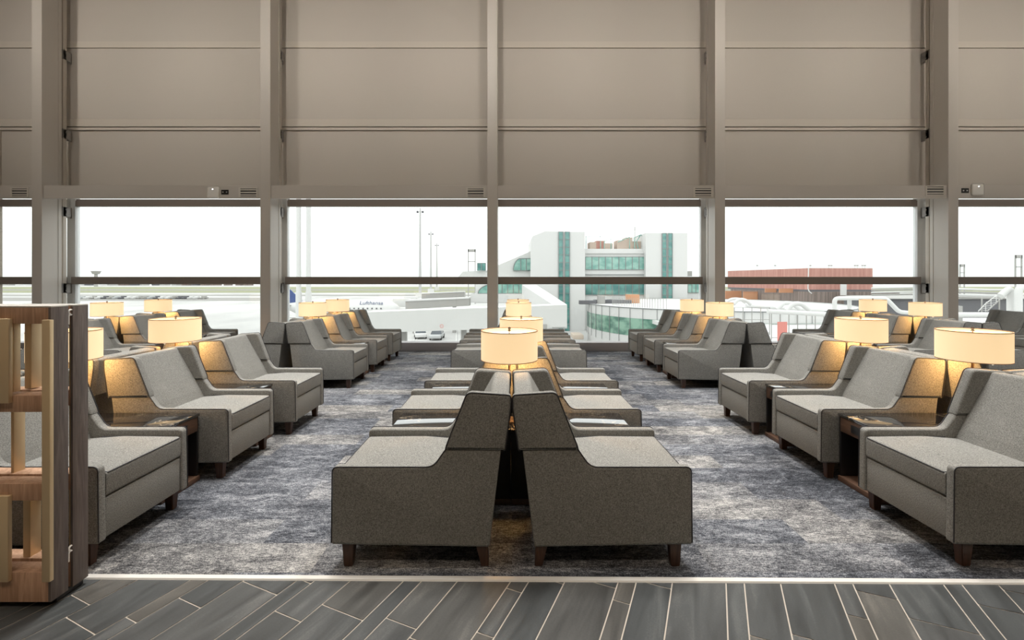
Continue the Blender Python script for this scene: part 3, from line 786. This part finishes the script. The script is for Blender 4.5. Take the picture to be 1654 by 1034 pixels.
solid('corridor', M['xwhite'], [c1 + dn, c2 + dn, e2 + dn, e1 + dn], [c1, c2, e2, e1], jb)
for x in (650, 748, 880):
    q = P(x, 520, 43.8); bx('support_leg', M['xgrey'], (q.x - .25, q.x + .25, q.y + .5, q.y + 1., 0, q.z - .3), jb)
sg = P(713.5, 527, 41.9)
bm = NB(); tube(bm, [sg + Vector((.15 * math.cos(a), -.0, .15 * math.sin(a))) for a in [2 * PI * k / 24 for k in range(24)]], .022, 6, closed=True)
box(bm, sg.x - .09, sg.x + .09, sg.y - .01, sg.y + .01, sg.z - .015, sg.z + .015); finish('round_sign', bm, M['pink'], jb)
def bridge2(xa, xb, yta, ytb, yba, ybb, Y, label):
    r = tag(empty('jet_bridge', (fx((xa + xb) / 2, Y), Y, GZ)), label, 'jet bridge'); o_ = r.location
    a, b, c, d = px(xa, yba, Y) - o_, px(xb, ybb, Y + 1.5) - o_, px(xb, ytb, Y + 1.5) - o_, px(xa, yta, Y) - o_
    dp = Vector((0, 2.6, 0))
    solid('bridge_tunnel', M['xgrey'], [a, b, b + dp, a + dp], [d, c, c + dp, d + dp], r)
    up = Vector((0, -.1, .0)); th = Vector((0, 0, .22))
    solid('roof_edge', M['xwhite'], [d + up, c + up, c + dp, d + dp], [d + up + th, c + up + th, c + dp + th, d + dp + th], r)
    for f_ in (.12, .75):
        q = a + (b - a) * f_; bx('support_leg', M['xgrey'], (q.x - .3, q.x + .3, q.y + .8, q.y + 1.4, 0, q.z - .02), r)
bridge2(655, 758, 487, 482.5, 500, 494, 75.4, 'grey sided jet bridge, second behind the long white one')
bridge2(681, 750, 475, 472, 484, 480.5, 105, 'smallest jet bridge, behind two others and left of the column')

# vehicles between the bridges and under the near bridge
def car(x, y, label, facing=0, m='carpaint', nm='car', L=4.3):
    Y = 9 * F / (y - HY); r = tag(empty(nm, (fx(x, Y), Y, GZ), facing), label, nm.replace('_', ' '))
    def body(bm):
        box(bm, -.88, .88, -L / 2, L / 2, .28, .82, .12, 3)
    quick('body', body, M[m], r)
    bm = NB(); hexa(bm, [(-.82, -L * .28, .80), (.82, -L * .28, .80), (.82, L * .42, .80), (-.82, L * .42, .80)], [(-.66, -L * .1, 1.42), (.66, -L * .1, 1.42), (.66, L * .3, 1.42), (-.66, L * .3, 1.42)])
    bmesh.ops.bevel(bm, geom=list(bm.edges), offset=.05, segments=2, affect='EDGES'); finish('cabin', bm, M['carglass'], r)
    bx('roof', M[m], (-.62, .62, -L * .08, L * .28, 1.40, 1.46), r, .02)
    for sx_ in (-1, 1):
        for sy in (-1, 1):
            bm = NB(); tube(bm, [(sx_ * .70, sy * L * .3, .32), (sx_ * .9, sy * L * .3, .32)], .31, 16); finish('wheel', bm, M['tyre'], r)
car(706, 547.5, 'silver car parked below the near jet bridge', 0)
car(679, 545.5, 'pale car beside the silver car below the jet bridge', .25, 'xwhite')
def truck(x, y, label, s=1.):
    Y = 9 * F / (y - HY); r = tag(empty('service_truck', (fx(x, Y), Y, GZ)), label, 'truck', 'service trucks by the aircraft')
    bx('cab', M['xwhite'], (1.5 * s, 3.2 * s, -1.1, 1.1, .5, 2.4 * s), r, .1); bx('cargo_box', M['xwhite2'], (-3.2 * s, 1.3 * s, -1.2, 1.2, .8, 3.0 * s), r, .05)
    bx('windscreen', M['xdark'], (2.2 * s, 3.0 * s, -1.12, -1.08, 1.5 * s, 2.1 * s), r)
    for k in (-2.2, 2.2):
        bm = NB(); tube(bm, [(k * s, -1.15, .5), (k * s, 1.15, .5)], .5, 14); finish('wheel', bm, M['tyre'], r)
truck(668, 493, 'white service truck right of the aircraft, nearest one')
truck(655, 500, 'white service truck at the nose of the aircraft', 1.1)
truck(690, 483, 'small white truck left of the floodlight mast base')
# lane markings on the apron below the bridge
bm = NB()
for (xa, ya, xb, yb) in ((667, 551, 678, 537), (671, 551, 682, 537), (736, 560, 736.5, 533), (741, 560, 741, 533)):
    a, b = gp(xa, ya), gp(xb, yb)
    k = 9 / HC; a *= k; b *= k
    d = Vector((.12, 0))
    bm.faces.new([bm.verts.new((v.x, v.y, GZ + .06)) for v in (a, a + d, b + d, b)])
tag(finish('lane_marking', bm, M['paint'], smooth=False), 'white lane lines painted on the apron', kind='structure')

# terminal building: white towers with green glass strips
T_Y = 80.
te = tag(empty('terminal_building', (fx(985, T_Y), T_Y, GZ)), 'white terminal building with green glass strips and window bands', 'building'); O2 = te.location
def tb(name, m, xa, xb, ya, yb, Y=T_Y, dep=14., parent=te):
    a, b = px(xa, yb, Y) - O2, px(xb, ya, Y) - O2
    return bx(name, m, (a.x, b.x, a.y, a.y + dep, max(a.z, 0.), b.z), parent, smooth=False)
bm = NB(); ol = [(855.5, 545), (945, 545), (945, 374.5), (880, 373.5), (860, 381.5), (858, 387)]
pts = [px(x, y, T_Y) - O2 for x, y in ol]; pts[0].z = 0; pts[1].z = 0
va = [bm.verts.new(p) for p in pts]; vb = [bm.verts.new(p + Vector((0, 14, 0))) for p in pts]
bm.faces.new(va); bm.faces.new(list(reversed(vb)))
for i in range(6): bm.faces.new((va[i], vb[i], vb[(i + 1) % 6], va[(i + 1) % 6]))
finish('left_tower', bm, M['xwhite'], te, smooth=False)
tb('right_tower', M['xwhite'], 1043, 1110.5, 376, 545)
tb('middle_block', M['xwhite'], 944, 1044, 402, 545, T_Y + 1.2)
def glazing(xa, xb, ya, yb, nx, ny, m, Y, parent=te, nm='glass_band', proud=.15):
    g = tb(nm, M[m], xa, xb, ya, yb, Y - proud, proud + .1, parent)
    a, b = px(xa, yb, Y - proud) - O2, px(xb, ya, Y - proud) - O2
    bm = NB(); y = a.y - .06
    for k in range(nx + 1):
        x = a.x + (b.x - a.x) * k / nx; box(bm, x - .05, x + .05, y, y + .07, max(a.z, 0), b.z)
    for k in range(ny + 1):
        z = a.z + (b.z - a.z) * k / ny; box(bm, a.x, b.x, y, y + .07, z - .04, z + .04)
    finish('glazing_bars', bm, M['xline'], g, smooth=False)
glazing(902.3, 909.5, 374.5, 536, 1, 13, 'xgreen', T_Y); glazing(912.5, 920, 374.5, 536, 1, 13, 'xgreen', T_Y)
glazing(1069.6, 1076.6, 377, 489, 1, 9, 'xgreen', T_Y); glazing(1079.2, 1086, 377, 489, 1, 9, 'xgreen', T_Y)
glazing(945.5, 1043, 415, 435.5, 9, 1, 'xgreen2', T_Y + 1.2); glazing(945.5, 1043, 452, 476.3, 9, 1, 'xgreen', T_Y + 1.2)
tb('parapet', M['xwhite'], 945, 1043, 408, 409.5, T_Y + .9, .4); tb('string_course', M['xline'], 945, 1043, 443.2, 444.4, T_Y + 1.0, .3)
# rooftop plant
for xa, xb, ya, m_ in ((953, 963, 391, 'tankbrown'), (963, 977, 389, 'rust'), (977, 990, 393, 'tankbrown'), (997, 1011, 388, 'tankbrown'), (1011, 1021, 383.5, 'tankbrown'), (1021, 1035, 390, 'tankbrown'), (1036, 1042.5, 386, 'rust')):
    tb('roof_unit', M[m_], xa, xb, ya, 403, T_Y + 3, 3.)
bm = NB(); q = lambda x, y: px(x, y, T_Y + 2.5) - O2
for ptsx in ([(946.5, 402), (946.5, 382), (970, 382), (970, 402)], [(976, 402), (976, 390), (987, 385.5), (987, 402)], [(998, 391), (1017, 383), (1017, 402)], [(1025, 402), (1025, 384), (1034, 379.5), (1042, 382)], [(1031, 402), (1028, 390), (1034, 381)]):
    tube(bm, [q(*p) for p in ptsx], .09, 6)
finish('roof_pipes', bm, M['xgreen2'], te)
bm = NB(); tube(bm, [q(1025.5, 402), q(1025.5, 366)], .06, 6)
for y in (369, 372): tube(bm, [q(1022, y), q(1030, y - 1.5)], .05, 6)
finish('antenna', bm, M['xgrey'], te)
# left wing: sloped roof, quarter domes of green glass
bm = NB(); pts = [px(x, y, T_Y + 2) - O2 for x, y in ((740, 447.5), (858, 447.5), (858, 405.5), (803, 429), (796, 432), (785, 437.5), (748, 438.5))]
va = [bm.verts.new(p) for p in pts]; vb = [bm.verts.new(p + Vector((0, 10, 0))) for p in pts]
bm.faces.new(va); bm.faces.new(list(reversed(vb)))
for i in range(len(pts)): bm.faces.new((va[i], vb[i], vb[(i + 1) % len(pts)], va[(i + 1) % len(pts)]))
finish('sloped_wing', bm, M['xwhite2'], te, smooth=False)
tb('side_block', M['xwhite'], 768, 858, 447, 489.5, T_Y + 1.5, 12.); tb('side_base', M['xwhite'], 760, 858, 474.5, 489, T_Y + 1.2, 12.)
def dome(xl, xr, ytop, ybot, Y, name='dome_window'):
    bm = NB(); n = 12; ol = [(xl + (xr - xl) * .42 * (1 - math.cos(a)), ybot - (ybot - ytop) * math.sin(a)) for a in [PI / 2 * k / n for k in range(n + 1)]]
    ol += [(xr, ytop), (xr, ybot)]
    va = [bm.verts.new(px(x, y, Y) - O2) for x, y in ol]; vb = [bm.verts.new(px(x, y, Y) - O2 + Vector((0, .8, 0))) for x, y in ol]
    bm.faces.new(va); bm.faces.new(list(reversed(vb)))
    for i in range(len(ol)): bm.faces.new((va[i], vb[i], vb[(i + 1) % len(ol)], va[(i + 1) % len(ol)]))
    g = finish(name, bm, M['xgreen2'], te, smooth=False)
    bm = NB(); tube(bm, [px(x, y, Y - .05) - O2 for x, y in ol], .07, 6, closed=True)
    k = 1
    while xl + (xr - xl) * .42 + 9 * (k - 1) < xr:
        x = xl + (xr - xl) * .42 + 9 * (k - 1); tube(bm, [px(x, ytop, Y - .05) - O2, px(x, ybot, Y - .05) - O2], .06, 6); k += 1
    finish('glazing_bars', bm, M['xline'], g)
dome(829, 858, 417.5, 437, T_Y + 1.6); dome(772, 843.5, 458, 474.3, T_Y + 1.3)
glazing(771, 784.5, 425, 437.2, 2, 1, 'xgreen', T_Y + 1.6, nm='glass_box')
# right wing
tb('right_wing', M['xwhite'], 1110, 1132, 447, 545, T_Y + 3, 10.); glazing(1111, 1131, 458, 472.8, 3, 1, 'xgreen2', T_Y + 3)
tb('cooling_unit', M['xgrey'], 1110.5, 1118, 438, 446.5, T_Y + 3, 1.5)

# rounded pavilion in front of the terminal
RC = Vector((26.4, 60.9, GZ)); RR = 16.1
pv = tag(empty('rounded_pavilion', RC), 'low rounded building with white panels and a green glass band', 'building')
zz = lambda y: zat(y, 63.5) - GZ
quick('wall', lambda bm: lathe(bm, [(RR, 0), (RR, zz(525)), (RR - .02, zz(525)), (RR - .02, zz(502)), (RR, zz(502)), (RR, zz(488.6)), (RR - .5, zz(488.6)), (RR - .5, zz(489.6)), (0, zz(489.6))], 96), M['xwhite'], pv)
gb = quick('glass_band', lambda bm: lathe(bm, [(RR + .03, zz(525)), (RR + .03, zz(502))], 96), M['xgreen3'], pv)
def bars(bm):
    for k in range(60):
        a = 2 * PI * k / 60
        if not (PI * .75 < a < PI * 1.75): continue
        c, s = math.cos(a) * (RR + .07), math.sin(a) * (RR + .07)
        tube(bm, [(c, s, zz(536)), (c, s, zz(488.6))], .03, 4)
quick('glazing_bars', bars, M['xline'], gb)
quick('roof_rim', lambda bm: lathe(bm, [(RR + .05, zz(489.2)), (RR + .12, zz(488.8)), (RR + .12, zz(488.2)), (RR - .2, zz(488.2))], 96), M['xline'], pv)
for k, (x, y, w, h, m_) in enumerate(((950, 487, 2.2, .5, 'xdark'), (972, 487, .9, 1.1, 'xgrey'), (990, 488, 5, .5, 'xdark'), (1023, 487, 1.7, 1.2, 'orange'))):
    Yq = 60 + k; q = px(x, y, Yq) - RC; bx('roof_unit', M[m_], (q.x - w / 2, q.x + w / 2, q.y, q.y + 1, zz(489.6), zz(489.6) + h), pv)
def fence_ring(bm):
    for k in range(28):
        a = PI * 1.05 + k * .025; c, s = math.cos(a) * (RR - 2.5), math.sin(a) * (RR - 2.5)
        tube(bm, [(c, s, zz(489.6)), (c, s, zz(489.6) + 1.1)], .03, 4)
quick('roof_railing', fence_ring, M['xgrey'], pv)
tag(bx('entrance_canopy', M['palecanopy'], (fx(926, 60), fx(943, 60), 60, 63, zat(545, 60) - .3, zat(541, 60)), bev=.1), 'pale flat canopy between the jet bridge and the rounded building', 'canopy')

# red building and siding at right
rb = tag(empty('red_building', (fx(1305, 112), 112, GZ)), 'long red clad building seen through the fifth window', 'building'); O3 = rb.location
def quadbox(name, m, pa, pb, pc, za, zb, parent):  # an L of two walls with a roof: plan points in world
    P4 = [pa, pb, pc, Vector((pa.x + (pc.x - pb.x), pa.y + (pc.y - pb.y), 0))]
    return solid(name, m, [Vector((p.x, p.y, za)) - O3 for p in P4], [Vector((p.x, p.y, zb)) - O3 for p in P4], parent)
pa, pb, pc = Vector((fx(1175.5, 148), 148, 0)), Vector((fx(1305, 112), 112, 0)), Vector((fx(1409.5, 113), 113, 0))
zT, zB = zat(433.2, 112), zat(468, 112)
quadbox('upper_cladding', M['rust'], pa, pb, pc, zB, zT, rb)
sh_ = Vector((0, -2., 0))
quadbox('dark_band', M['xdark'], pa, pb, pc, zB - .5, zB, rb)  # dark grey band between the cladding and the siding
quadbox('lower_siding', M['brown'], pa + sh_, pb + sh_, pc + sh_ * 1 + Vector((5, 0, 0)), GZ, zB - .5, rb)
for xa, xb, ya, yb in ((1236, 1254, 466, 472.5), (1259, 1281, 466, 473), (1172, 1198, 470, 486), (1201, 1228, 471, 487)):
    f_ = (1305 - (xa + xb) / 2) / 130; Yp = 110 + 36 * f_ - 3.2
    a, b = px(xa, yb, Yp) - O3, px(xb, ya, Yp) - O3
    bx('orange_panel', M['orange'], (a.x, b.x, a.y, a.y + .3, a.z, b.z), rb, smooth=False)
a, b = px(1358.5, 477, 108) - O3, px(1367.5, 456, 108) - O3; bx('white_door', M['xwhite'], (a.x, b.x, a.y, a.y + .3, a.z, b.z), rb)
bm = NB(); tube(bm, [px(x, y, 109.2) - O3 for x, y in ((1306, 433), (1305.5, 450), (1305, 466), (1307, 471), (1311, 474))], .13, 6); finish('downpipe', bm, M['xwhite'], rb)
bm = NB()
for x in (1223, 1252, 1309, 1339, 1343, 1381, 1385, 1393, 1397): 
    q = px(x, 433, 116) - O3; tube(bm, [q + Vector((0, 0, -.2)), q + Vector((0, 0, .6))], .05, 5); box(bm, q.x - .22, q.x + .22, q.y - .1, q.y + .1, q.z + .5, q.z + .75)
q = px(1404, 433, 116) - O3; tube(bm, [q, q + Vector((0, 0, 3))], .04, 5); finish('roof_lamps', bm, M['xgrey'], rb)
ext('grey_shed', M['xgrey'], (fx(1428, 95), fx(1700, 95), 95, 106, GZ, zat(480, 95)), 'low grey shed behind the pipe racks at right', 'shed')
sd = tag(empty('dark_shed', (fx(1560, 70), 70, GZ)), 'dark grey shed under the pipes near the right frame edge', 'shed')
bx('wall', M['xdark'], (fx(1440, 70) - sd.location.x, fx(1720, 70) - sd.location.x, 0, 10, 0, zat(483, 70) - GZ), sd); bx('roof', M['xgrey'], (fx(1438, 69.5) - sd.location.x, fx(1722, 69.5) - sd.location.x, -.5, 10.5, zat(483, 70) - GZ, zat(482, 70) - GZ), sd)

# roof deck with ducts
DZ = -2.9
tag(bx('roof_deck', M['xwhite'], (15.2, 60, 15, 52, DZ - .4, DZ), smooth=False), 'flat white roof deck outside the right windows', kind='structure')
def duct(name, pts, r, label, m='xwhite', grp='white ducts on the roof deck'):
    P3 = [Vector(p) for p in pts]
    out = [P3[0]]
    for i in range(1, len(P3) - 1):                # rounded bends
        a, b, c = P3[i - 1], P3[i], P3[i + 1]; rr = min((a - b).length, (c - b).length, r * 4) * .5
        s, e = b + (a - b).normalized() * rr, b + (c - b).normalized() * rr
        for k in range(6): u = k / 5; out.append((1 - u) ** 2 * s + 2 * u * (1 - u) * b + u * u * e)
    out.append(P3[-1])
    bm = NB(); tube(bm, out, r, 14); return tag(finish(name, bm, M[m]), label, 'duct', grp)
def dpath(Y, *xy): return [px(x, y, Y) for x, y in xy]
def arch(Y, x0, x1, x2, x3, yb, yt, r, label, dY=0.):
    duct('pipe_arch', dpath(Y, (x0, yb), (x1, yt), (x2, yt), (x3, yb)), r, label)
arch(40, 1172, 1181, 1195, 1204, 489, 483, .13, 'smallest white pipe arch, rear one by the fence'); arch(37, 1185, 1192, 1203, 1213, 492, 484, .14, 'small white pipe arch beside the mesh fence')
arch(37, 1255, 1266, 1278, 1292, 500, 489.5, .16, 'middle white pipe arch, rear one of its pair'); arch(34, 1270, 1281, 1294, 1308, 502, 490.5, .17, 'middle white pipe arch, front one of its pair')
duct('pipe_arch', [px(1348, 505, 34), px(1348, 482, 34), px(1431, 482, 34), px(1452, 504, 34), px(1475, 506, 34)], .15, 'largest white pipe arch behind the far right lamp')
duct('pipe_stub', dpath(34.4, (1372, 505), (1372, 484)), .14, 'short white upright pipe under the largest pipe arch')
duct('pipe_run', dpath(38.8, (1205, 494), (1262, 498), (1330, 502)), .17, 'long white pipe running along the roof deck')
duct('pipe_run', dpath(31.9, (1240, 503), (1300, 506), (1370, 510)), .16, 'second long white pipe in front on the roof deck')
duct('pipe_run', dpath(31, (1535, 508.5), (1605, 508.5)), .17, 'thick white pipe right of the fifth column, lowest one')
for k, y in enumerate((464, 467.5, 471, 475)):
    duct('rack_pipe', dpath(62, (1408, y + 1.5), (1478, y), (1530, y - 1)), .115, 'white rack pipe beyond the fifth window, %s' % ['topmost', 'second from top', 'third from top', 'lowest'][k], 'xgrey' if k % 2 else 'xwhite', 'rack pipes left of the fifth column')
for k, y in enumerate((468.5, 473.5, 478, 482)):
    duct('rack_pipe', dpath(58, (1535, y - 2), (1600, y), (1622, y)), .13, 'white rack pipe right of the fifth column, %s' % ['topmost', 'second from top', 'third from top', 'lowest'][k], 'xgrey' if k % 2 else 'xwhite', 'rack pipes right of the fifth column')
duct('vertical_duct', dpath(46, (1632.5, 512), (1632.5, 464), (1616, 478)), .30, 'thick white upright duct near the right edge, left one', grp='upright ducts at the right edge')
duct('vertical_duct', dpath(45, (1645, 512), (1645, 463), (1665, 463)), .30, 'thick white upright duct near the right edge, right one', grp='upright ducts at the right edge')
ext('electrical_cabinet', M['xgrey'], (fx(1543, 32), fx(1555, 32), 32, 32.6, DZ, zat(494.5, 32)), 'pale electrical cabinet right of the fifth column', 'cabinet')
stc = tag(empty('metal_stair', px(1596, 503, 52)), 'grey metal stair climbing to the pipe rack', 'stair'); O4 = stc.location.copy()
def stairs(bm):
    a, b = px(1594, 503, 52) - O4, px(1617, 482, 52) - O4
    for dy in (0, .9): tube(bm, [a + Vector((0, dy, 0)), b + Vector((0, dy, 0))], .06, 5)
quick('stringers', stairs, M['xgrey'], stc)
def treads(bm):
    a, b = px(1594, 503, 52) - O4, px(1617, 482, 52) - O4
    for k in range(8):
        p = a + (b - a) * ((k + .5) / 8); box(bm, p.x - .14, p.x + .14, p.y, p.y + .9, p.z - .02, p.z + .02)
quick('treads', treads, M['xwhite'], stc)
def handrail(bm):
    a, b = px(1592, 490, 52) - O4, px(1618, 471, 52) - O4
    tube(bm, [a, b, b + Vector((.9, 0, 0))], .04, 5)
    for k in range(4):
        p = a + (b - a) * (k / 3); tube(bm, [p, p + Vector((0, 0, -.95))], .03, 5)
    tube(bm, [px(1580, 503, 52) - O4, px(1594, 488, 52) - O4], .04, 5)
quick('handrail', handrail, M['xwhite'], stc)
quick('support', lambda bm: [box(bm, x, x + .1, .4, .5, DZ - O4.z, 1.5) for x in (-.3, 1.7)], M['xgrey'], stc)
def fence(name, xa, xb, ya, yb, Y, n, label):
    a, b = px(xa, yb, Y), px(xb, ya, Y); r = tag(empty(name, ((a.x + b.x) / 2, Y, DZ)), label, 'fence'); w = (b.x - a.x) / 2; h = b.z - DZ
    for k in range(n + 1):
        x = -w + 2 * w * k / n; bx('post', M['xgrey'], (x - .025, x + .025, -.025, .025, 0, h), r)
    quick('rails', lambda bm: [box(bm, -w, w, -.02, .02, z - .02, z + .02) for z in (h - .02, h * .55, .15)], M['xgrey'], r)
fence('deck_fence', 1186, 1243, 496.5, 519, 36, 4, 'grey framed fence on the roof deck by the small pipe arch')
fence('deck_railing', 1246, 1345, 504, 526, 33, 7, 'thin railing on the roof deck below the middle pipe arches')
pkx = px(1264, 538, 29)
tag(bx('warning_barrier', M['pink'], (pkx.x - .3, pkx.x + .3, 29, 29.06, DZ, px(1264, 520, 29).z)), 'small red mesh barrier on the roof deck', 'barrier')

# ------------------------------------------------------------------ light
w = bpy.data.worlds.new('overcast_sky'); SC.world = w; w.use_nodes = True
t = w.node_tree; bg = t.nodes['Background']
tcn = t.nodes.new('ShaderNodeTexCoord'); sp = t.nodes.new('ShaderNodeSeparateXYZ'); rp = t.nodes.new('ShaderNodeValToRGB')
t.links.new(tcn.outputs['Generated'], sp.inputs[0]); t.links.new(sp.outputs[2], rp.inputs[0])
e = rp.color_ramp.elements
e[0].position = 0.0; e[0].color = (.50, .525, .52, 1); e[1].position = .09; e[1].color = (1., 1., 1., 1)
q = e.new(.02); q.color = (.56, .585, .58, 1)
t.links.new(rp.outputs[0], bg.inputs[0]); bg.inputs[1].default_value = 2.6

def area(name, loc, sx, sy, power, col, spread=180, tilt=0.):
    l = bpy.data.lights.new(name, 'AREA'); l.shape = 'RECTANGLE'; l.size = sx; l.size_y = sy; l.energy = power; l.color = col; l.spread = math.radians(spread)
    o = bpy.data.objects.new(name, l); COL.objects.link(o); o.location = loc; o.rotation_euler = (math.radians(tilt), 0, 0); return o
# added fill lamps under the ceiling, out of view, for upper wall and seating
for x in (-9.4, -6.6, -3.8, -1.2, 1.4, 4.0, 6.8, 9.6, 12.2):
    area('wall_fill', (x, 2.6, ZC - .1), .5, .5, 28, (1, .93, .84), 62, 72)  # added lamp aimed at the upper wall, without a fixture
for x in (-8.0, -4.8, -1.6, 1.6, 4.8, 8.0, 11.4):
    area('ceiling_fill', (x, 5.4, ZC - .06), 1.2, 1.2, 60, (1, .98, .94), 66)  # added overhead fill to brighten seat tops and carpet
    area('ceiling_fill', (x, 3.7, ZC - .06), 1.2, 1.2, 76, (1, .98, .94), 74)
    area('ceiling_fill', (x, 2.0, ZC - .06), 1.2, 1.2, 14, (1, .96, .90), 80)
    area('ceiling_fill', (x, -2.2, ZC - .06), 1.2, 1.2, 44, (1, .81, .62), 95)  # added warm fill from behind the camera

# ------------------------------------------------------------------ view
SC.view_settings.view_transform = 'Standard'; SC.view_settings.look = 'None'
SC.view_settings.gamma = 1.0; SC.view_settings.use_curve_mapping = False
SC.view_settings.exposure = 0.0
SC.cycles.use_denoising = True
SC.cycles.max_bounces = 8; SC.cycles.transparent_max_bounces = 12
SC.cycles.sample_clamp_indirect = 6.0
